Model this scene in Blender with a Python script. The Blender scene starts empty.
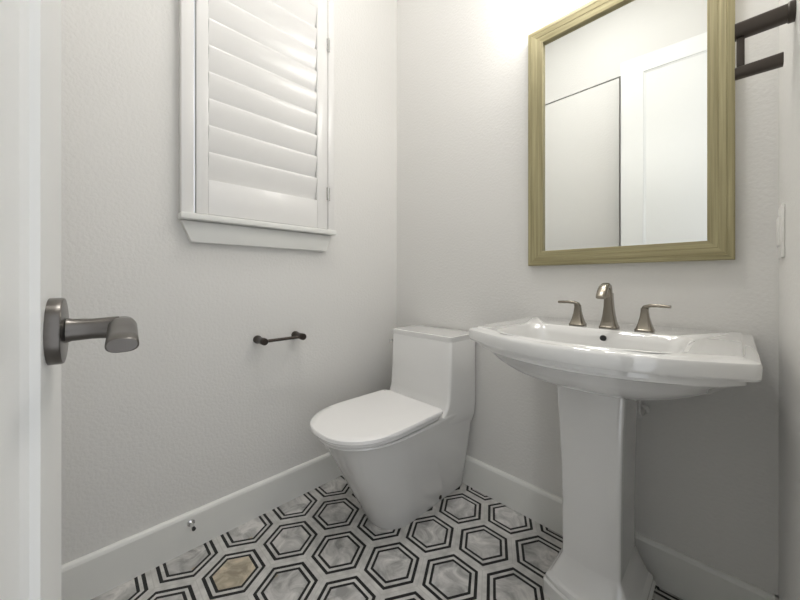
import bpy, bmesh, math, random
from mathutils import Vector, Matrix
random.seed(4)
PI = math.pi
col = bpy.context.scene.collection
H = 0.97
CX, CY = 1.384, -1.326
YAW = math.atan(336/328)

# ------------------------------------------------------------------ materials
def mat(name, rgb, rough=0.5, metal=0.0, coat=0.0, spec=0.5, bump=None, emit=None):
    m = bpy.data.materials.new(name); m.use_nodes = True
    nt = m.node_tree; b = nt.nodes['Principled BSDF']
    b.inputs['Base Color'].default_value = (*rgb, 1)
    b.inputs['Roughness'].default_value = rough
    b.inputs['Metallic'].default_value = metal
    b.inputs['Coat Weight'].default_value = coat
    b.inputs['Coat Roughness'].default_value = 0.05
    b.inputs['Specular IOR Level'].default_value = spec
    if emit:
        b.inputs['Emission Color'].default_value = (*emit[0], 1)
        b.inputs['Emission Strength'].default_value = emit[1]
    tc = nt.nodes.new('ShaderNodeTexCoord')
    n = nt.nodes.new('ShaderNodeTexNoise'); n.inputs['Scale'].default_value = bump[0] if bump else 60
    n.inputs['Detail'].default_value = 3
    nt.links.new(tc.outputs['Object'], n.inputs['Vector'])
    if bump:
        bp = nt.nodes.new('ShaderNodeBump'); bp.inputs['Strength'].default_value = bump[1]
        bp.inputs['Distance'].default_value = bump[2]
        nt.links.new(n.outputs['Fac'], bp.inputs['Height'])
        nt.links.new(bp.outputs['Normal'], b.inputs['Normal'])
    else:
        mr = nt.nodes.new('ShaderNodeMapRange')
        mr.inputs['To Min'].default_value = max(0.02, rough*0.97); mr.inputs['To Max'].default_value = min(1, rough*1.03)
        nt.links.new(n.outputs['Fac'], mr.inputs['Value']); nt.links.new(mr.outputs['Result'], b.inputs['Roughness'])
    return m

M = {}
M['wall'] = mat('painted_wall', (0.755, 0.745, 0.722), 0.7, bump=(100, 0.45, 0.003))
M['ceiling'] = mat('ceiling_paint', (0.82, 0.81, 0.79), 0.9, bump=(90, 0.3, 0.003))
M['trim'] = mat('trim_paint', (0.80, 0.80, 0.77), 0.35)
M['door'] = mat('door_paint', (0.84, 0.84, 0.82), 0.33)
M['shutter'] = mat('shutter_paint', (0.80, 0.79, 0.775), 0.24)
M['ceramic'] = mat('vitreous_china', (0.80, 0.795, 0.775), 0.02, coat=0.8)
M['ceramic'].node_tree.nodes['Principled BSDF'].inputs['IOR'].default_value = 1.7
M['ceramic'].node_tree.nodes['Principled BSDF'].inputs['Base Color'].default_value = (0.79, 0.785, 0.77, 1)
M['seat'] = mat('seat_plastic', (0.90, 0.89, 0.88), 0.22)
M['pewter'] = mat('dark_pewter', (0.145, 0.135, 0.125), 0.28, metal=1)
M['nickel'] = mat('brushed_nickel', (0.27, 0.245, 0.205), 0.25, metal=1)
M['bronze'] = mat('dark_bronze', (0.075, 0.064, 0.056), 0.36, metal=0.85)
M['dark'] = mat('dark_hole', (0.02, 0.02, 0.02), 0.6)
M['switch'] = mat('switch_plastic', (0.82, 0.81, 0.78), 0.3)
M['chrome'] = mat('chrome', (0.7, 0.7, 0.7), 0.12, metal=1)
M['rubber'] = mat('rubber', (0.03, 0.03, 0.03), 0.7)
M['caulk'] = mat('caulk', (0.78, 0.77, 0.74), 0.6)
M['opal'] = mat('opal_glass', (0.95, 0.94, 0.9), 0.3, emit=((1.0, 0.97, 0.925), 15))
M['fill_lamp'] = mat('fill_diffuser', (0.95, 0.95, 0.93), 0.4, emit=((1.0, 0.985, 0.955), 31))  # glow of the added ceiling fill

def mirror_mat():
    m = bpy.data.materials.new('mirror_silver'); m.use_nodes = True
    b = m.node_tree.nodes['Principled BSDF']
    b.inputs['Base Color'].default_value = (0.93, 0.95, 0.94, 1); b.inputs['Metallic'].default_value = 1
    b.inputs['Roughness'].default_value = 0.0
    return m
M['mirror'] = mirror_mat()
def glass_mat():
    m = bpy.data.materials.new('window_glass'); m.use_nodes = True
    nt = m.node_tree; nt.nodes.clear()
    o = nt.nodes.new('ShaderNodeOutputMaterial'); mx = nt.nodes.new('ShaderNodeMixShader')
    t = nt.nodes.new('ShaderNodeBsdfTransparent'); g = nt.nodes.new('ShaderNodeBsdfGlossy'); g.inputs['Roughness'].default_value = 0.02
    fr = nt.nodes.new('ShaderNodeFresnel')
    nt.links.new(fr.outputs[0], mx.inputs[0]); nt.links.new(t.outputs[0], mx.inputs[1]); nt.links.new(g.outputs[0], mx.inputs[2])
    nt.links.new(mx.outputs[0], o.inputs[0])
    return m
M['glass'] = glass_mat()

def wood_mat(name, axis):
    m = bpy.data.materials.new(name); m.use_nodes = True
    nt = m.node_tree; b = nt.nodes['Principled BSDF']
    tc = nt.nodes.new('ShaderNodeTexCoord'); mp = nt.nodes.new('ShaderNodeMapping')
    mp.inputs['Scale'].default_value = (3, 60, 170) if axis == 'x' else (170, 60, 3)
    n = nt.nodes.new('ShaderNodeTexNoise'); n.inputs['Scale'].default_value = 1.0; n.inputs['Detail'].default_value = 5
    r = nt.nodes.new('ShaderNodeValToRGB')
    r.color_ramp.elements[0].position = 0.3; r.color_ramp.elements[0].color = (0.22, 0.19, 0.09, 1)
    r.color_ramp.elements[1].position = 0.72; r.color_ramp.elements[1].color = (0.41, 0.365, 0.205, 1)
    nt.links.new(tc.outputs['Object'], mp.inputs['Vector']); nt.links.new(mp.outputs[0], n.inputs['Vector'])
    nt.links.new(n.outputs['Fac'], r.inputs['Fac']); nt.links.new(r.outputs['Color'], b.inputs['Base Color'])
    b.inputs['Roughness'].default_value = 0.48
    bp = nt.nodes.new('ShaderNodeBump'); bp.inputs['Strength'].default_value = 0.25; bp.inputs['Distance'].default_value = 0.001
    nt.links.new(n.outputs['Fac'], bp.inputs['Height']); nt.links.new(bp.outputs[0], b.inputs['Normal'])
    return m
M['wood_x'] = wood_mat('olive_gold_wood_rail', 'x'); M['wood_z'] = wood_mat('olive_gold_wood_stile', 'z')

def tile_mat():
    m = bpy.data.materials.new('hexagon_marble_tiles'); m.use_nodes = True
    nt = m.node_tree; L = nt.links; N = nt.nodes; b = N['Principled BSDF']
    def math_(op, a, c=None, d=None):
        n = N.new('ShaderNodeMath'); n.operation = op
        for i, v in enumerate((a, c, d)):
            if v is None: continue
            if isinstance(v, (int, float)): n.inputs[i].default_value = v
            else: L.new(v, n.inputs[i])
        return n.outputs[0]
    geo = N.new('ShaderNodeNewGeometry'); sp = N.new('ShaderNodeSeparateXYZ'); L.new(geo.outputs['Position'], sp.inputs[0])
    S = 0.1985; W = 2*0.17165
    ox, oy = 0.2205, -0.1650
    px = math_('SUBTRACT', sp.outputs[0], ox - 10*W); py = math_('SUBTRACT', sp.outputs[1], oy - 30*S)
    def cell(px, py):
        gx = math_('SUBTRACT', math_('MODULO', math_('ADD', px, W/2), W), W/2)
        gy = math_('SUBTRACT', math_('MODULO', math_('ADD', py, S/2), S), S/2)
        return gx, gy
    ax, ay = cell(px, py)
    bx, by = cell(math_('SUBTRACT', px, W/2), math_('SUBTRACT', py, S/2))
    la = math_('ADD', math_('MULTIPLY', ax, ax), math_('MULTIPLY', ay, ay))
    lb = math_('ADD', math_('MULTIPLY', bx, bx), math_('MULTIPLY', by, by))
    sel = math_('LESS_THAN', la, lb)
    def mixv(x, y): return math_('ADD', math_('MULTIPLY', sel, x), math_('MULTIPLY', math_('SUBTRACT', 1.0, sel), y))
    gx = mixv(ax, bx); gy = mixv(ay, by)
    agx = math_('ABSOLUTE', gx); agy = math_('ABSOLUTE', gy)
    d = math_('MAXIMUM', agy, math_('ADD', math_('MULTIPLY', agx, 0.8660), math_('MULTIPLY', agy, 0.5)))
    d = math_('DIVIDE', d, S/2)
    # cell id
    cid = N.new('ShaderNodeCombineXYZ')
    L.new(math_('ROUND', math_('MULTIPLY', math_('SUBTRACT', px, gx), 50)), cid.inputs[0])
    L.new(math_('ROUND', math_('MULTIPLY', math_('SUBTRACT', py, gy), 50)), cid.inputs[1])
    wn = N.new('ShaderNodeTexWhiteNoise'); L.new(cid.outputs[0], wn.inputs['Vector'])
    # marble veins, shifted per cell
    vadd = N.new('ShaderNodeVectorMath'); vadd.operation = 'ADD'
    vs = N.new('ShaderNodeVectorMath'); vs.operation = 'SCALE'; vs.inputs['Scale'].default_value = 7
    L.new(wn.outputs['Color'], vs.inputs[0]); L.new(geo.outputs['Position'], vadd.inputs[0]); L.new(vs.outputs[0], vadd.inputs[1])
    ns = N.new('ShaderNodeTexNoise'); ns.inputs['Scale'].default_value = 13; ns.inputs['Detail'].default_value = 7; ns.inputs['Roughness'].default_value = 0.62
    ns.inputs['Distortion'].default_value = 1.0
    L.new(vadd.outputs[0], ns.inputs['Vector'])
    rp = N.new('ShaderNodeValToRGB'); e = rp.color_ramp.elements
    e[0].position = 0.36; e[0].color = (0.33, 0.325, 0.315, 1); e[1].position = 0.62; e[1].color = (0.72, 0.70, 0.68, 1)
    k = e.new(0.47); k.color = (0.50, 0.492, 0.482, 1)
    L.new(ns.outputs['Fac'], rp.inputs['Fac'])
    tint = N.new('ShaderNodeMix'); tint.data_type = 'RGBA'; tint.blend_type = 'MULTIPLY'
    sc = N.new('ShaderNodeSeparateColor'); L.new(wn.outputs['Color'], sc.inputs[0])
    L.new(math_('MULTIPLY', sc.outputs[1], 0.03), tint.inputs['Factor'])
    L.new(rp.outputs['Color'], tint.inputs['A']); tint.inputs['B'].default_value = (1.0, 0.88, 0.66, 1)
    # the one warm tile by the door stop
    wx = math_('LESS_THAN', math_('ABSOLUTE', math_('SUBTRACT', sp.outputs[0], 0.2205)), 0.115)
    wy = math_('LESS_THAN', math_('ABSOLUTE', math_('SUBTRACT', sp.outputs[1], -0.959)), 0.099)
    tint2 = N.new('ShaderNodeMix'); tint2.data_type = 'RGBA'; tint2.blend_type = 'MULTIPLY'
    L.new(math_('MULTIPLY', math_('MULTIPLY', wx, wy), 0.8), tint2.inputs['Factor'])
    L.new(tint.outputs['Result'], tint2.inputs['A']); tint2.inputs['B'].default_value = (1.0, 0.86, 0.62, 1)
    # border marble: lighter, streaked
    n2 = N.new('ShaderNodeTexNoise'); n2.inputs['Scale'].default_value = 28; n2.inputs['Detail'].default_value = 5
    L.new(geo.outputs['Position'], n2.inputs['Vector'])
    r2 = N.new('ShaderNodeValToRGB'); r2.color_ramp.elements[0].position = 0.3; r2.color_ramp.elements[0].color = (0.47, 0.46, 0.445, 1)
    r2.color_ramp.elements[1].position = 0.65; r2.color_ramp.elements[1].color = (0.68, 0.665, 0.64, 1)
    L.new(n2.outputs['Fac'], r2.inputs['Fac'])
    inner = math_('LESS_THAN', d, 0.60)
    m1 = N.new('ShaderNodeMix'); m1.data_type = 'RGBA'; L.new(inner, m1.inputs['Factor'])
    L.new(r2.outputs['Color'], m1.inputs['A']); L.new(tint2.outputs['Result'], m1.inputs['B'])
    def band(lo, hi): return math_('MULTIPLY', math_('GREATER_THAN', d, lo), math_('LESS_THAN', d, hi))
    black = math_('ADD', band(0.575, 0.66), band(0.755, 0.855))
    m2 = N.new('ShaderNodeMix'); m2.data_type = 'RGBA'; L.new(black, m2.inputs['Factor'])
    L.new(m1.outputs['Result'], m2.inputs['A']); m2.inputs['B'].default_value = (0.012, 0.012, 0.012, 1)
    # grout between the tiles: the radial joints at hexagon corners and the outline
    grout = math_('MULTIPLY', math_('GREATER_THAN', d, 0.985), 0.45)
    m3 = N.new('ShaderNodeMix'); m3.data_type = 'RGBA'; L.new(grout, m3.inputs['Factor'])
    L.new(m2.outputs['Result'], m3.inputs['A']); m3.inputs['B'].default_value = (0.45, 0.44, 0.42, 1)
    L.new(m3.outputs['Result'], b.inputs['Base Color'])
    b.inputs['Roughness'].default_value = 0.35; b.inputs['Specular IOR Level'].default_value = 0.3
    return m
M['tile'] = tile_mat()

# ------------------------------------------------------------------ mesh helpers
def link(name, bm, m, parent=None, smooth=35, loc=None, rotz=0, bevel=0):
    me = bpy.data.meshes.new(name)
    bmesh.ops.recalc_face_normals(bm, faces=bm.faces)
    bm.to_mesh(me); bm.free()
    me.materials.append(m)
    for p in me.polygons: p.use_smooth = True
    me.set_sharp_from_angle(angle=math.radians(smooth))
    o = bpy.data.objects.new(name, me); col.objects.link(o)
    if parent: o.parent = parent
    if loc: o.location = loc
    o.rotation_euler.z = rotz
    return o
def box(bm, x0, x1, y0, y1, z0, z1, bev=0.0, seg=2):
    b = bmesh.new()
    v = [b.verts.new((x, y, z)) for x in (x0, x1) for y in (y0, y1) for z in (z0, z1)]
    for f in ((0,1,3,2),(4,6,7,5),(0,4,5,1),(2,3,7,6),(0,2,6,4),(1,5,7,3)): b.faces.new([v[i] for i in f])
    bmesh.ops.recalc_face_normals(b, faces=b.faces)
    if bev: bmesh.ops.bevel(b, geom=list(b.edges), offset=bev, segments=seg, profile=0.5, affect='EDGES')
    me = bpy.data.meshes.new('t'); b.to_mesh(me); b.free(); bm.from_mesh(me); bpy.data.meshes.remove(me)
    return bm
def BX(*a, **k): return box(bmesh.new(), *a, **k)
def prism(bm, pts, axis, a, c):
    """pts: 2D polygon; extruded along axis ('x','y','z') from a to c"""
    def P(p, t):
        if axis == 'x': return (t, p[0], p[1])
        if axis == 'y': return (p[0], t, p[1])
        return (p[0], p[1], t)
    lo = [bm.verts.new(P(p, a)) for p in pts]; hi = [bm.verts.new(P(p, c)) for p in pts]
    n = len(pts)
    bm.faces.new(lo); bm.faces.new(hi[::-1])
    for i in range(n): bm.faces.new((lo[i], lo[(i+1)%n], hi[(i+1)%n], hi[i]))
    return bm
def loft(bm, rings, cap0=True, cap1=True):
    R = [[bm.verts.new(p) for p in r] for r in rings]; n = len(R[0])
    for a, b in zip(R, R[1:]):
        for i in range(n): bm.faces.new((a[i], a[(i+1)%n], b[(i+1)%n], b[i]))
    for flag, r in ((cap0, R[0]), (cap1, R[-1])):
        if flag: bm.faces.new(r)
    return bm
def frame_of(d):
    d = d.normalized(); u = Vector((0,0,1)) if abs(d.z) < 0.95 else Vector((1,0,0))
    s = d.cross(u).normalized(); return s, s.cross(d).normalized()
def tube(bm, path, radii, n=20, sx=1.0, sy=1.0, power=2.0):
    """tube along path with per-point radius; elliptical section via sx (side) / sy (up)"""
    P = [Vector(p) for p in path]; rings = []
    if not hasattr(radii, '__len__'): radii = [radii]*len(P)
    for i, p in enumerate(P):
        d = (P[min(i+1, len(P)-1)] - P[max(i-1, 0)])
        s, u = frame_of(d)
        rx, ry = (radii[i] if hasattr(radii[i], '__len__') else (radii[i]*sx, radii[i]*sy))
        ring = []
        for k in range(n):
            t = 2*PI*k/n; c, w = math.cos(t), math.sin(t)
            c = math.copysign(abs(c)**(2/power), c); w = math.copysign(abs(w)**(2/power), w)
            ring.append(p + s*rx*c + u*ry*w)
        rings.append(ring)
    return loft(bm, rings)
def rev(bm, prof, axis=(0,0,1), origin=(0,0,0), n=40):
    """revolve (t, r) profile about an axis"""
    a = Vector(axis).normalized(); s, u = frame_of(a); o = Vector(origin)
    return loft(bm, [[o + a*t + (s*math.cos(2*PI*k/n) + u*math.sin(2*PI*k/n))*r for k in range(n)] for t, r in prof])
def rrect(x0, x1, yf, yb, z, rb, rfx, rfy=None, bow=0.0, m=10, ns=8, zf=None, pw=2.0):
    """rounded outline; back at yb, front at yf (yf<yb), back radius rb, front corner radii (rfx, rfy), bowed front; zf tilts height to the front"""
    rfy = rfx if rfy is None else rfy
    pts = []
    def seg(a, b, n):
        for i in range(n): pts.append((a[0]+(b[0]-a[0])*i/n, a[1]+(b[1]-a[1])*i/n))
    def arc(cx, cy, rx, ry, t0, t1):
        for i in range(m): 
            t = t0+(t1-t0)*i/m; c, w = math.cos(t), math.sin(t)
            pts.append((cx+rx*math.copysign(abs(c)**(2/pw), c), cy+ry*math.copysign(abs(w)**(2/pw), w)))
    seg((x0+rb, yb), (x1-rb, yb), ns); arc(x1-rb, yb-rb, rb, rb, PI/2, 0)
    seg((x1, yb-rb), (x1, yf+rfy), ns); arc(x1-rfx, yf+rfy, rfx, rfy, 0, -PI/2)
    seg((x1-rfx, yf), (x0+rfx, yf), ns*2); arc(x0+rfx, yf+rfy, rfx, rfy, -PI/2, -PI)
    seg((x0, yf+rfy), (x0, yb-rb), ns); arc(x0+rb, yb-rb, rb, rb, PI, PI/2)
    out = []; cx = (x0+x1)/2; hw = (x1-x0)/2
    for x, y in pts:
        t = (yb-y)/(yb-yf)
        y2 = y - bow*(1-((x-cx)/hw)**2)*max(0, min(1, t))
        out.append((x, y2, z if zf is None else z+(zf-z)*t))
    return out
def E_(name, loc=(0,0,0), label=None, cat=None, group=None, kind=None, rotz=0):
    o = bpy.data.objects.new(name, None); col.objects.link(o); o.location = loc; o.rotation_euler.z = rotz
    o.empty_display_size = 0.05
    return tag(o, label, cat, group, kind)
def tag(o, label=None, cat=None, group=None, kind=None):
    if label: o['label'] = label
    if cat: o['category'] = cat
    if group: o['group'] = group
    if kind: o['kind'] = kind
    return o
def S(name, bm, m, label, cat, **k): return tag(link(name, bm, m, **k), label, cat, kind='structure')

# ------------------------------------------------------------------ room shell
XR = 1.463; YF = -1.53; ZC = 3.07; T = 0.12
S('floor', BX(-T, XR+T, YF-T, T, -0.1, 0), M['tile'], 'marble hexagon tile floor with double black outlines', 'floor')
S('ceiling', BX(-T, XR+T, YF-T, T, ZC, ZC+0.1), M['ceiling'], 'white ceiling of the powder room', 'ceiling')
# back wall
S('wall_back', BX(-T, XR+T, 0, T, 0, ZC), M['wall'], 'textured off-white wall behind the toilet, sink and mirror', 'wall')
# left wall with window opening
WY0, WY1, WZ0, WZ1 = -1.036, -0.488, 1.20, 2.335
b = bmesh.new()
box(b, -T, 0, YF, WY0, 0, ZC); box(b, -T, 0, WY1, 0, 0, ZC); box(b, -T, 0, WY0, WY1, 0, WZ0); box(b, -T, 0, WY0, WY1, WZ1, ZC)
S('wall_left', b, M['wall'], 'textured off-white wall with the shuttered window', 'wall')
# right wall with doorway
DY0, DY1, DZ = -1.395, -0.80, 2.46
b = bmesh.new()
box(b, XR, XR+T, YF, DY0, 0, ZC); box(b, XR, XR+T, DY1, 0, 0, ZC); box(b, XR, XR+T, DY0, DY1, DZ, ZC)
S('wall_right', b, M['wall'], 'off-white wall at the right with doorway and light switch', 'wall')
# front wall with a flush door, thin dark gap round it
GX0, GX1, GZ = 0.03, 0.795, 2.465
b = bmesh.new()
box(b, -T, GX0, YF-T, YF, 0, ZC); box(b, GX1, XR+T, YF-T, YF, 0, ZC); box(b, GX0, GX1, YF-T, YF, GZ, ZC)
box(b, GX0, GX1, YF-T, YF-T+0.02, 0, GZ)
S('wall_front', b, M['wall'], 'off-white wall facing the mirror, seen in the glass', 'wall')
S('door_2', BX(GX0+0.010, GX1-0.011, YF-0.045, YF-0.004, 0.008, GZ-0.009, bev=0.002), M['wall'], 'flush closed door with a thin dark gap, seen in the mirror', 'door')

# baseboards
def base_prof(d, h=0.132):   # d: outward from wall
    return [(0, 0), (d, 0), (d, h-0.012), (d-0.003, h-0.004), (d-0.008, h), (0, h)]
def bb(name, pts, axis, a, c, lab): S(name, prism(bmesh.new(), pts, axis, a, c), M['trim'], lab, 'baseboard', smooth=20)
pl = base_prof(0.016)
bb('baseboard_left', [(x, z) for x, z in pl], 'y', YF, 0, 'white baseboard along the window wall')
bb('baseboard_back', [(-x, z) for x, z in pl], 'x', 0, XR, 'white baseboard behind the toilet and sink pedestal')
bb('baseboard_right', [(XR-x, z) for x, z in pl], 'y', DY1+0.06, 0, 'white baseboard on the right wall')
bb('baseboard_front', [(YF+x, z) for x, z in pl], 'x', GX1+0.01, XR, 'white baseboard behind the open door')
S('trim_1', box(box(box(bmesh.new(), XR-0.014, XR+T+0.014, DY1, DY1+0.06, 0, DZ, bev=0.003), XR-0.014, XR+T+0.014, DY0-0.06, DY0, 0, DZ, bev=0.003),
   XR-0.014, XR+T+0.014, DY0-0.06, DY1+0.06, DZ, DZ+0.06, bev=0.003), M['trim'], 'white casing round the doorway', 'door trim')

# ------------------------------------------------------------------ window (frame, sill, apron, glass) and shutter
win = E_('window_1', (0, (WY0+WY1)/2, WZ0), 'window with white frame, sill and apron on the left wall', 'window', kind='structure')
wo = Vector((0, (WY0+WY1)/2, WZ0))
def wl(name, bm, m, parent=win, **k):
    bmesh.ops.translate(bm, verts=bm.verts, vec=-wo); return link(name, bm, m, parent, **k)
FX = 0.042
b = bmesh.new()
for y0, y1 in ((-1.075, WY0), (WY1, -0.455)):
    box(b, 0, FX, y0, y1, WZ0+0.006, WZ1+0.04, bev=0.003)
box(b, 0, FX, WY0, WY1, WZ1, WZ1+0.04, bev=0.003)
wl('window_frame', b, M['shutter'])
b = bmesh.new()      # jamb lining inside the wall opening, leaves the shutter gap
box(b, -0.08, 0.002, WY0, WY0+0.004, WZ0, WZ1); box(b, -0.08, 0.002, WY1-0.012, WY1, WZ0, WZ1); box(b, -0.08, 0.002, WY0, WY1, WZ1-0.012, WZ1)
wl('jamb', b, M['trim'])
wl('window_sill', BX(-0.08, 0.058, -1.0785, -0.452, WZ0-0.016, WZ0+0.006, bev=0.004), M['trim'])
ap = [(-1.072, WZ0-0.018), (-0.458, WZ0-0.018), (-0.488, 1.106), (-1.040, 1.106)]
b = prism(bmesh.new(), ap, 'x', 0, 0.026); bmesh.ops.bevel(b, geom=list(b.edges), offset=0.003, segments=2, profile=0.5, affect='EDGES')
wl('apron', b, M['trim'])
wl('pane', BX(-0.075, -0.069, WY0+0.012, WY1-0.012, WZ0+0.006, WZ1-0.012), M['glass'])

sh = E_('window_shutter', (0.03, -1.032, WZ0), 'white plantation shutter with tilted louvers in the window', 'shutter')
so = Vector((0.03, -1.032, WZ0))
def sl(name, bm, m, **k):
    bmesh.ops.translate(bm, verts=bm.verts, vec=-so); return link(name, bm, m, k.pop('parent', sh), **k)
SY0, SY1, LY0, LY1 = -1.0285, -0.4905, -0.990, -0.545
LZ0, LZ1 = 1.337, 2.220; PITCH = (LZ1-LZ0)/9
SX0, SX1 = 0.012, 0.040
sl('stile', BX(SX0, SX1, SY0, LY0, WZ0+0.010, WZ1-0.004, bev=0.002), M['shutter'])
sl('stile', BX(SX0, SX1, LY1, SY1, WZ0+0.010, WZ1-0.004, bev=0.002), M['shutter'])
sl('bottom_rail', BX(SX0, SX1, LY0, LY1, WZ0+0.010, LZ0, bev=0.002), M['shutter'])
sl('top_rail', BX(SX0, SX1, LY0, LY1, LZ1, WZ1-0.004, bev=0.002), M['shutter'])
for k in range(9):
    b = bmesh.new(); zc = LZ0+PITCH*(k+0.5); n = 28; tilt = math.radians(13)
    rings = []
    for y in (LY0+0.002, LY1-0.002):
        r = []
        for i in range(n):
            t = 2*PI*i/n; a = 0.0545*math.cos(t); w = 0.0062*math.sin(t)
            # top edge leans to the room
            r.append((0.0250 + a*math.sin(tilt) + w*math.cos(tilt), y, zc + a*math.cos(tilt) - w*math.sin(tilt)))
        rings.append(r)
    loft(b, rings)
    sl('louver', b, M['shutter'], smooth=50)
for zc in (1.375, 2.075):
    b = bmesh.new()
    tube(b, [(0.046, -0.4885, zc-0.032), (0.046, -0.4885, zc+0.032)], 0.0035, n=12)
    box(b, 0.0405, 0.0435, -0.497, -0.480, zc-0.030, zc+0.030)
    sl('hinge', b, M['chrome'])

# ------------------------------------------------------------------ open door at the left
HX, HY = 1.446, -1.3873           # hinge line on the room side face
EX, EY = 0.834, -1.3414           # free edge
dl = math.hypot(EX-HX, EY-HY); ang = math.atan2(EY-HY, EX-HX)
# local frame: +x from hinge to free edge, the room-side face at y=0; local -y is +Y side of the world
door = E_('door_1', (HX, HY, 0), 'open white panelled door at the left of the picture', 'door', kind='structure', rotz=ang)
TH = 0.035
def door_leaf():
    b = bmesh.new(); z0, z1 = 0.01, 2.45; sw = 0.124; tr = 0.105; br = 0.20; dep = 0.010; bw = 0.014
    W0, W1 = 0.0, dl
    # faces: side s=0 -> y=0 (visible, +Y world), s=1 -> y=TH
    def ringat(ins, y): 
        x0, x1, a, c = W0+sw+ins, W1-sw-ins, z0+br+ins, z1-tr-ins
        return [(x0, y, a), (x1, y, a), (x1, y, c), (x0, y, c)]
    for y, sg in ((0, 1), (TH, -1)):
        outer = [(W0, y, z0), (W1, y, z0), (W1, y, z1), (W0, y, z1)]
        rs = [outer, ringat(0, y), ringat(0.004, y+sg*0.006), ringat(bw, y+sg*dep)]
        loft(b, rs, cap0=False, cap1=True)
    o0 = [(W0, 0, z0), (W1, 0, z0), (W1, 0, z1), (W0, 0, z1)]; o1 = [(x, TH, z) for x, _, z in o0]
    loft(b, [o0, o1], cap0=False, cap1=False)
    bmesh.ops.remove_doubles(b, verts=b.verts, dist=1e-5)
    return b
link('door_leaf', door_leaf(), M['door'], door, smooth=20)
# handle set
KX = dl-0.080; KZ = 0.9195
def handle(side):
    """side=-1: visible face (local -y outward), side=+1: rear face"""
    yo = 0 if side < 0 else TH
    hd = E_('door_handle'); hd.parent = door; hd.location = (KX, yo, KZ)
    b = bmesh.new(); rev(b, [(0.0, 0.0325), (0.0090, 0.0328), (0.0105, 0.0320), (0.0111, 0.029), (0.0112, 0.012)], axis=(0, side, 0)); link('rosette', b, M['pewter'], hd, smooth=40)
    L0 = 0.052 if side < 0 else 0.045
    b = bmesh.new(); rev(b, [(0.012, 0.0125), (0.016, 0.0112), (L0*0.6, 0.0105), (L0-0.008, 0.0112), (L0, 0.0115)], axis=(0, side, 0)); link('neck', b, M['pewter'], hd, smooth=40)
    # lever: elbow at the end of the neck, then runs back to the hinge (local -x), flattening
    b = bmesh.new(); L = L0+0.002
    path = [(0.012, side*(L-0.002), 0.000), (0.004, side*L, 0.000), (-0.012, side*(L+0.001), -0.001), (-0.035, side*(L+0.001), -0.004), (-0.060, side*(L+0.001), -0.006), (-0.086, side*(L+0.001), -0.007), (-0.0875, side*(L+0.001), -0.007)]
    rad = [(0.007, 0.0065), (0.0115, 0.0108), (0.0122, 0.0110), (0.0122, 0.0095), (0.0120, 0.008), (0.0118, 0.0068), (0.0105, 0.0058)]
    tube(b, path, rad, n=28, power=2.6); link('lever', b, M['pewter'], hd, smooth=45)
handle(-1); handle(1)
link('latch_plate', BX(dl-0.001, dl+0.001, 0.006, TH-0.006, KZ-0.028, KZ+0.028), M['pewter'], door)
for z in (0.25, 1.23, 2.2):
    b = bmesh.new(); tube(b, [(-0.001, -0.004, z-0.045), (-0.001, -0.004, z+0.045)], 0.006, n=14); link('hinge', b, M['pewter'], door)

# ------------------------------------------------------------------ toilet
TX = 0.365
toi = E_('toilet', (TX, 0, 0), 'white one-piece skirted toilet with closed lid in the corner', 'toilet')
def tl(name, bm, m, parent=toi, **k):
    bmesh.ops.translate(bm, verts=bm.verts, vec=(-TX, 0, 0)); return link(name, bm, m, parent, **k)
def D(hw, yf, yb, z, rb=0.03, ry=None, zf=None, hb=None):
    pts = rrect(TX-hw, TX+hw, yf, yb, z, rb, hw*0.97, ry or 0.26, zf=zf, m=16, pw=2.25)
    if hb:   # back narrower or wider than the front part
        pts = [(TX+(x-TX)*(1+(hb/hw-1)*max(0, 1-(yb-y)/0.35)), y, zz) for x, y, zz in pts]
    return pts
b = bmesh.new()
loft(b, [D(0.112, -0.492, -0.015, 0.0, ry=0.12), D(0.115, -0.500, -0.014, 0.010, ry=0.13), D(0.122, -0.520, -0.013, 0.06, ry=0.15),
         D(0.137, -0.570, -0.012, 0.15, ry=0.18), D(0.154, -0.622, -0.012, 0.25, ry=0.21, hb=0.152), D(0.170, -0.668, -0.012, 0.335, ry=0.24, hb=0.164),
         D(0.181, -0.703, -0.012, 0.385, ry=0.25, hb=0.170), D(0.184, -0.710, -0.012, 0.392, ry=0.25, hb=0.170), D(0.182, -0.706, -0.013, 0.398, ry=0.25, hb=0.168), D(0.172, -0.69, -0.02, 0.3995, ry=0.24, hb=0.162)])
tl('bowl', b, M['ceramic'], smooth=40)
# tank
def TK(z, yf, hw=0.187, rb=0.012, rf=0.016): return rrect(TX-0.007-hw, TX-0.006+hw, yf, -0.010, z, rb, rf)
b = bmesh.new()
loft(b, [TK(0.315, -0.250, 0.165), TK(0.345, -0.256, 0.1745), TK(0.365, -0.260, 0.179), TK(0.392, -0.266, 0.1812), TK(0.405, -0.245, 0.1815), TK(0.425, -0.226, 0.182), TK(0.46, -0.215, 0.183), TK(0.55, -0.208, 0.183), TK(0.702, -0.203, 0.183), TK(0.7029, -0.2025, 0.1825)])
tl('tank', b, M['ceramic'], smooth=40)
b = bmesh.new()
loft(b, [TK(0.7033, -0.202, 0.182), TK(0.7035, -0.203, 0.183), TK(0.724, -0.203, 0.1835), TK(0.7265, -0.2005, 0.181)])
tl('tank_lid', b, M['ceramic'], smooth=22)
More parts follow.
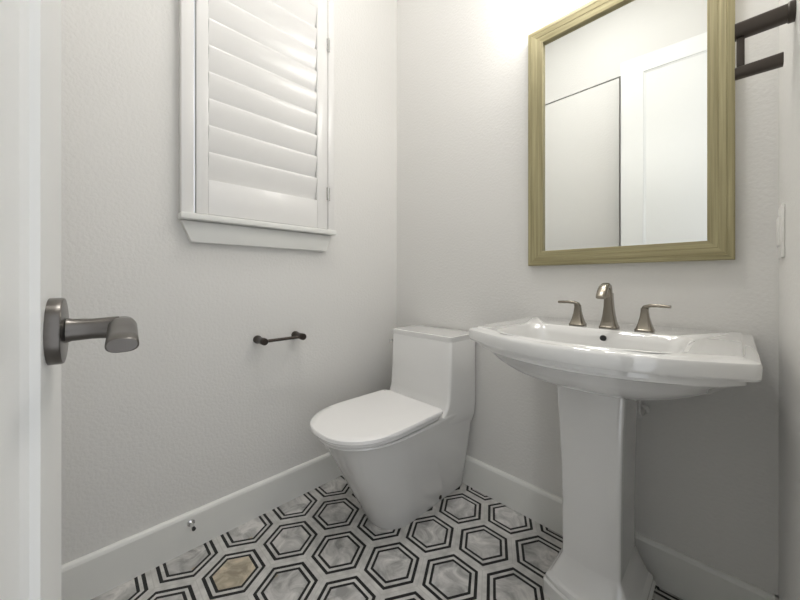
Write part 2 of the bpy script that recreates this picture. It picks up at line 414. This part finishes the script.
# seat and lid
def SD(hw, yf, z, yb=-0.262, ry=0.235): return D(hw, yf, yb, z, rb=0.03, ry=ry, hb=hw-0.008)
b = bmesh.new(); loft(b, [SD(0.176, -0.708, 0.401), SD(0.181, -0.714, 0.402), SD(0.183, -0.717, 0.407), SD(0.182, -0.716, 0.4125), SD(0.176, -0.708, 0.4135)]); tl('seat', b, M['seat'], smooth=40)
b = bmesh.new(); loft(b, [SD(0.184, -0.717, 0.4165, -0.256), SD(0.1905, -0.727, 0.4175, -0.254), SD(0.193, -0.731, 0.422, -0.252), SD(0.1925, -0.730, 0.433, -0.252), SD(0.190, -0.727, 0.436, -0.254), SD(0.17, -0.70, 0.4375, -0.27, 0.21)]); tl('lid', b, M['seat'], smooth=40)
for sx in (-1, 1):
    b = bmesh.new(); rev(b, [(-0.022, 0.009), (0.022, 0.009)], axis=(1, 0, 0), origin=(TX+sx*0.115, -0.246, 0.415), n=16)
    tl('seat_hinge', b, M['seat'])
b = bmesh.new(); rev(b, [(0.0, 0.011), (0.006, 0.011), (0.008, 0.009)], axis=(-1, 0, 0), origin=(TX-0.1875, -0.165, 0.665), n=20); box(b, TX-0.198, TX-0.194, -0.215, -0.160, 0.658, 0.672, bev=0.0015); tl('flush_lever', b, M['chrome'])
for y in (-0.20, ):
    b = bmesh.new(); rev(b, [(0, 0.009), (0.004, 0.009), (0.007, 0.005)], axis=(1, 0, 0), origin=(TX+0.1145, y, 0.022), n=16); tl('bolt_cap', b, M['bronze'])

# ------------------------------------------------------------------ pedestal sink
SXC = 1.105; RIM = 0.826
sink = E_('pedestal_sink', (SXC, 0, 0), 'white pedestal sink with bowed front under the mirror', 'sink')
def kl(name, bm, m, parent=sink, **k):
    bmesh.ops.translate(bm, verts=bm.verts, vec=(-SXC, 0, 0)); return link(name, bm, m, parent, **k)
def B(hw, yf, z, yb=-0.004, bow=0.103, rb=0.004, rfx=0.012, rfy=None): return rrect(SXC-hw, SXC+hw, yf, yb, z, rb, rfx, rfy, bow=bow, m=8, ns=10)
hwo = 0.309; yfo = -0.455
b = bmesh.new()
rings = [
    # inside of the bowl, drain upwards
    B(0.020, -0.375, 0.705, -0.335, 0.0, 0.019, 0.019), B(0.08, -0.42, 0.702, -0.29, 0.0, 0.06, 0.06),
    B(0.150, -0.455, 0.715, -0.255, 0.01, 0.07, 0.08), B(0.180, -0.468, 0.750, -0.243, 0.02, 0.06, 0.07), B(0.192, -0.475, 0.800, -0.236, 0.028, 0.05, 0.06),
    B(0.199, -0.482, 0.8155, -0.230, 0.033, 0.046, 0.055), B(0.207, -0.490, RIM-0.0045, -0.223, 0.036, 0.046, 0.055),
    # deck, small step, rim
    B(0.211, -0.491, RIM-0.0015, -0.219, 0.037, 0.046, 0.055),
    B(0.284, -0.429, RIM-0.0005, -0.010, 0.098), B(0.288, -0.433, RIM-0.0010, -0.008, 0.098),
    B(0.2905, -0.436, RIM-0.0035, -0.007, 0.099), B(0.293, -0.438, RIM-0.0045, -0.006, 0.100),
    B(0.302, -0.443, RIM-0.0055, -0.005), B(0.311, -0.447, RIM-0.009, -0.004), B(0.313, -0.449, RIM-0.014, -0.004),
    B(0.3125, -0.448, RIM-0.037, -0.004), B(0.310, -0.445, RIM-0.042, -0.004),
    B(0.297, -0.434, RIM-0.0435, -0.004), B(0.294, -0.431, RIM-0.046, -0.004), B(0.293, -0.430, RIM-0.056, -0.004), B(0.289, -0.426, RIM-0.061, -0.004, 0.115, 0.01, 0.03),
    B(0.282, -0.419, RIM-0.066, -0.006, 0.113, 0.02, 0.06),
    B(0.268, -0.409, RIM-0.088, -0.03, 0.105, 0.04, 0.09), B(0.243, -0.392, RIM-0.112, -0.05, 0.09, 0.06, 0.11),
    B(0.208, -0.366, RIM-0.135, -0.07, 0.065, 0.07, 0.12), B(0.150, -0.334, RIM-0.154, -0.09, 0.03, 0.07, 0.10), B(0.07, -0.284, RIM-0.160, -0.13, 0.0, 0.03, 0.05)]
loft(b, rings, cap0=True, cap1=True)
kl('basin', b, M['ceramic'], smooth=32)
b = bmesh.new(); rev(b, [(0, 0.019), (0.003, 0.0195), (0.004, 0.016), (0.002, 0.012), (0.005, 0.010)], axis=(0, 0, 1), origin=(SXC, -0.355, 0.704)); kl('drain', b, M['nickel'])
b = bmesh.new(); rev(b, [(-0.002, 0.0085), (0.0022, 0.0085), (0.0030, 0.0065)], axis=(0, -1, -0.25), origin=(SXC+0.009, -0.2365, 0.801), n=24)
kl('overflow_hole', b, M['dark'])
# pedestal shaft: slightly tapering, bowed front, flares into a stepped plinth
def PD(hw, yf, z, yb=-0.095, bow=0.012, r=0.005): return rrect(1.087-hw, 1.087+hw, yf, yb, z, r, r, bow=bow, m=4, ns=8)
b = bmesh.new()
prof = [(0.125, -0.290, 0.0, -0.050, .03), (0.125, -0.290, 0.038, -0.050, .03), (0.122, -0.288, 0.042, -0.052, .03), (0.119, -0.286, 0.044, -0.054, .03), (0.119, -0.286, 0.054, -0.054, .03), (0.115, -0.284, 0.060, -0.056, .029), (0.109, -0.280, 0.064, -0.058, .027),
        (0.107, -0.278, 0.067, -0.060, .026), (0.097, -0.273, 0.088, -0.064, .021), (0.086, -0.268, 0.112, -0.068, .016), (0.077, -0.2645, 0.134, -0.072, .012), (0.0763, -0.264, 0.140, -0.074, .012),
        (0.0763, -0.265, 0.30, -0.076, .012), (0.079, -0.268, 0.42, -0.078, .012), (0.082, -0.272, 0.52, -0.08, .012), (0.086, -0.276, 0.61, -0.08, .012), (0.090, -0.279, 0.70, -0.08, .012)]
loft(b, [PD(h, f, z, yb, w) for h, f, z, yb, w in prof])
kl('pedestal', b, M['ceramic'], smooth=28)
# water valve behind the pedestal
val = E_('water_valve', (1.190, -0.012, 0.575), 'small pale supply valve on the wall behind the pedestal', 'valve')
b = bmesh.new(); rev(b, [(0, 0.018), (0.004, 0.018), (0.008, 0.009), (0.07, 0.009)], axis=(0, -1, 0), origin=(-0.02, 0.010, -0.03), n=20); link('valve_body', b, M['switch'], val)
b = bmesh.new(); tube(b, [(-0.02, -0.05, -0.025), (-0.02, -0.05, 0.02), (-0.03, -0.052, 0.07)], 0.006, n=12); link('supply_tube', b, M['switch'], val)

# ------------------------------------------------------------------ faucet
FY = -0.172; FXC = 1.114; FZ = RIM-0.0008
fau = E_('faucet', (FXC, FY, FZ), 'brushed nickel widespread faucet with two lever handles on the sink', 'faucet')
def sq(cx, cy, z, a, c, r=0.18):   # rounded-square ring
    pts = []
    for i in range(32):
        t = 2*PI*(i+0.5)/32; x = math.copysign(abs(math.cos(t))**0.38, math.cos(t)); y = math.copysign(abs(math.sin(t))**0.38, math.sin(t))
        pts.append((cx+a*x, cy+c*y, z))
    return pts
b = bmesh.new()
loft(b, [sq(0, 0, 0, .0245, .0245), sq(0, 0, .004, .0245, .0245), sq(0, 0, .006, .0225, .0225), sq(0, 0, .020, .0185, .0200), sq(0, -0.001, .040, .0150, .0175), sq(0, -0.002, .065, .0122, .0160), sq(0, -0.003, .090, .0108, .0155), sq(0, -0.005, .105, .0108, .016)])
sp_ = link('spout', b, M['nickel'], fau, smooth=40)
b = bmesh.new()
path = [(0, -0.005, 0.098), (0, -0.008, 0.100), (0, -0.018, 0.1235), (0, -0.036, 0.128), (0, -0.056, 0.124), (0, -0.074, 0.113), (0, -0.086, 0.100), (0, -0.090, 0.094)]
tube(b, path, [(0.0105, 0.0145), (0.0108, 0.013), (0.0112, 0.010), (0.0120, 0.0085), (0.0124, 0.008), (0.0126, 0.0078), (0.0126, 0.0078), (0.0122, 0.0075)], n=28, power=3)
link('spout_arch', b, M['nickel'], fau, smooth=40)
for sx in (-1, 1):
    hx = sx*0.088
    hn = E_('handle'); hn.parent = fau; hn.location = (hx, 0, 0)
    b = bmesh.new(); loft(b, [sq(0, 0, 0, .0225, .0225), sq(0, 0, .004, .0225, .0225), sq(0, 0, .006, .0205, .0205), sq(0, 0, .022, .0150, .0150), sq(0, 0, .042, .0105, .0105), sq(0, 0, .058, .0090, .0090), sq(sx*0.001, 0, .064, .0085, .009)])
    link('handle_base', b, M['nickel'], hn, smooth=40)
    b = bmesh.new()
    tube(b, [(-sx*0.004, 0, .058), (sx*0.001, 0, .067), (sx*0.012, 0, .0720), (sx*0.03, -0.001, .0730), (sx*0.045, -0.002, .0722), (sx*0.058, -0.003, .0715)],
         [(0.008, 0.007), (0.0085, 0.0065), (0.0085, 0.005), (0.0090, 0.0048), (0.0092, 0.0046), (0.0088, 0.0040)], n=20, power=3)
    link('lever', b, M['nickel'], hn, smooth=40)
# lift rod behind spout
b = bmesh.new(); rev(b, [(0, 0.003), (0.05, 0.003), (0.052, 0.006), (0.060, 0.006), (0.062, 0.003)], origin=(0, 0.030, 0), n=14); link('lift_rod', b, M['nickel'], fau)

# ------------------------------------------------------------------ mirror
MX0, MX1, MZ0, MZ1 = 0.796, 1.3825, 1.027, 1.961
mir = E_('wall_mirror', ((MX0+MX1)/2, 0, MZ0), 'tall rectangular mirror in an olive gold wood frame above the sink', 'mirror')
mo = Vector(((MX0+MX1)/2, 0, MZ0))
def ml(name, bm, m, **k):
    bmesh.ops.translate(bm, verts=bm.verts, vec=-mo); return link(name, bm, m, mir, **k)
# profile (inset from outer edge, depth from wall)
PF = [(0, 0.001), (0, 0.0275), (0.0015, 0.029), (0.014, 0.0295), (0.0150, 0.0282), (0.0165, 0.0282), (0.0175, 0.0290), (0.032, 0.0275), (0.0330, 0.0262), (0.0345, 0.0262), (0.0355, 0.0270), (0.0555, 0.0250), (0.057, 0.0235), (0.057, 0.0100), (0.052, 0.009), (0.052, 0.001)]
cor = [(MX0, MZ0, 1, 1), (MX1, MZ0, -1, 1), (MX1, MZ1, -1, -1), (MX0, MZ1, 1, -1)]
for i in range(4):
    a, c = cor[i], cor[(i+1) % 4]
    rings = [[(q[0]+q[2]*s, -d, q[1]+q[3]*s) for s, d in PF] for q in (a, c)]
    ml('frame_rail' if i % 2 == 0 else 'frame_stile', loft(bmesh.new(), rings), M['wood_x'] if i % 2 == 0 else M['wood_z'], smooth=25)
ml('mirror_glass', BX(MX0+0.0525, MX1-0.0525, -0.0115, -0.0075, MZ0+0.0525, MZ1-0.0525), M['mirror'], smooth=10)

# ------------------------------------------------------------------ small wall fixtures
tp = E_('toilet_paper_holder', (0, -0.718, 0.7245), 'empty dark toilet paper holder on the wall beside the toilet', 'toilet paper holder')
for y in (-0.083, 0.083):
    b = bmesh.new(); rev(b, [(0, 0.0165), (0.010, 0.0168), (0.014, 0.0150), (0.030, 0.0135), (0.055, 0.0128), (0.060, 0.0140), (0.080, 0.0140), (0.083, 0.0120)], axis=(1, 0, 0), origin=(0, y, 0), n=28)
    link('post', b, M['bronze'], tp, smooth=40)
b = bmesh.new(); tube(b, [(0.068, -0.083, 0), (0.068, 0.083, 0)], 0.0065, n=18); link('bar', b, M['bronze'], tp, smooth=40)

ds = E_('door_stop', (0.016, -1.040, 0.098), 'small door stop on the baseboard under the window', 'door stop')
b = bmesh.new(); rev(b, [(0, 0.012), (0.003, 0.012), (0.005, 0.006), (0.036, 0.0045)], axis=(1, 0, 0.0), n=20); link('stem', b, M['chrome'], ds)
b = bmesh.new(); rev(b, [(0.035, 0.0055), (0.044, 0.0060), (0.046, 0.0045)], axis=(1, 0, 0), n=20); link('tip', b, M['rubber'], ds)

sw = E_('light_switch', (XR, -0.125, 1.085), 'white rocker light switch on the right wall', 'light switch')
link('switch_plate', BX(-0.006, 0, -0.040, 0.040, -0.062, 0.062, bev=0.002), M['switch'], sw)
link('rocker', BX(-0.010, -0.0055, -0.017, 0.017, -0.034, 0.034, bev=0.0015), M['switch'], sw)

hk = E_('hand_towel_holder', (XR, -0.35, 1.484), 'dark bronze open towel holder on the right wall beside the mirror', 'towel holder')
b = bmesh.new(); rev(b, [(0, 0.019), (0.008, 0.019), (0.010, 0.017)], axis=(-1, 0, 0), n=32); link('flange', b, M['bronze'], hk)
b = bmesh.new(); tube(b, [(-0.009, 0, 0), (-0.030, 0, 0), (-0.081, 0, 0)], [(0.015, 0.0152)]*3, n=28, power=3.2); link('arm', b, M['bronze'], hk, smooth=40)
b = bmesh.new(); box(b, -0.0785, -0.0665, -0.006, 0.006, -0.086, 0, bev=0.0015); link('upright', b, M['bronze'], hk)
b = bmesh.new(); tube(b, [(-0.081, 0, -0.086), (-0.015, 0, -0.086)], [(0.011, 0.0112), (0.011, 0.0125)], n=28, power=3.2); link('lower_bar', b, M['bronze'], hk, smooth=40)

# ------------------------------------------------------------------ vanity light and added ceiling fill (above the frame of the photograph)
vl = E_('vanity_light', (1.09, 0, 2.24), 'three-shade vanity light on the wall above the mirror', 'wall light')
link('back_plate', BX(-0.28, 0.28, -0.022, 0, -0.03, 0.03, bev=0.004), M['nickel'], vl)
for x in (-0.20, 0, 0.20):
    a = E_('arm'); a.parent = vl; a.location = (x, -0.02, 0)
    b = bmesh.new(); tube(b, [(0, 0, 0), (0, -0.05, 0.0), (0, -0.125, -0.012), (0, -0.13, -0.03)], 0.008, n=14); link('stem', b, M['nickel'], a)
    b = bmesh.new(); rev(b, [(0, 0.016), (-0.02, 0.034), (-0.07, 0.048), (-0.115, 0.052), (-0.118, 0.048)], origin=(0, -0.13, -0.028), n=32); link('shade', b, M['opal'], a)
cl = E_('ceiling_fill_light', (0.72, -0.80, ZC), 'round flush fill light added at the ceiling, out of view', 'fill light')  # unseen fixture, added as fill to brighten the lower room
b = bmesh.new(); rev(b, [(0, 0.15), (-0.012, 0.15), (-0.014, 0.145)], n=40); link('rim', b, M['trim'], cl)
b = bmesh.new(); rev(b, [(-0.0145, 0.14), (-0.022, 0.135), (-0.026, 0.10)], n=40); link('diffuser', b, M['fill_lamp'], cl)

# ------------------------------------------------------------------ world, camera, view
w = bpy.data.worlds.new('daylight'); bpy.context.scene.world = w; w.use_nodes = True
w.node_tree.nodes['Background'].inputs[0].default_value = (0.93, 0.96, 1.0, 1)
w.node_tree.nodes['Background'].inputs[1].default_value = 0.8
cam = bpy.data.cameras.new('camera'); co = bpy.data.objects.new('camera', cam); col.objects.link(co)
cam.sensor_width = 36; cam.lens = 328/800*36; cam.shift_y = -20/800; cam.clip_start = 0.02
co.location = (CX, CY, H); co.rotation_euler = (PI/2, 0, YAW)
sc = bpy.context.scene; sc.camera = co
sc.view_settings.view_transform = 'Standard'; sc.view_settings.look = 'None'; sc.view_settings.gamma = 1
sc.view_settings.exposure = 0.68; sc.view_settings.use_curve_mapping = False
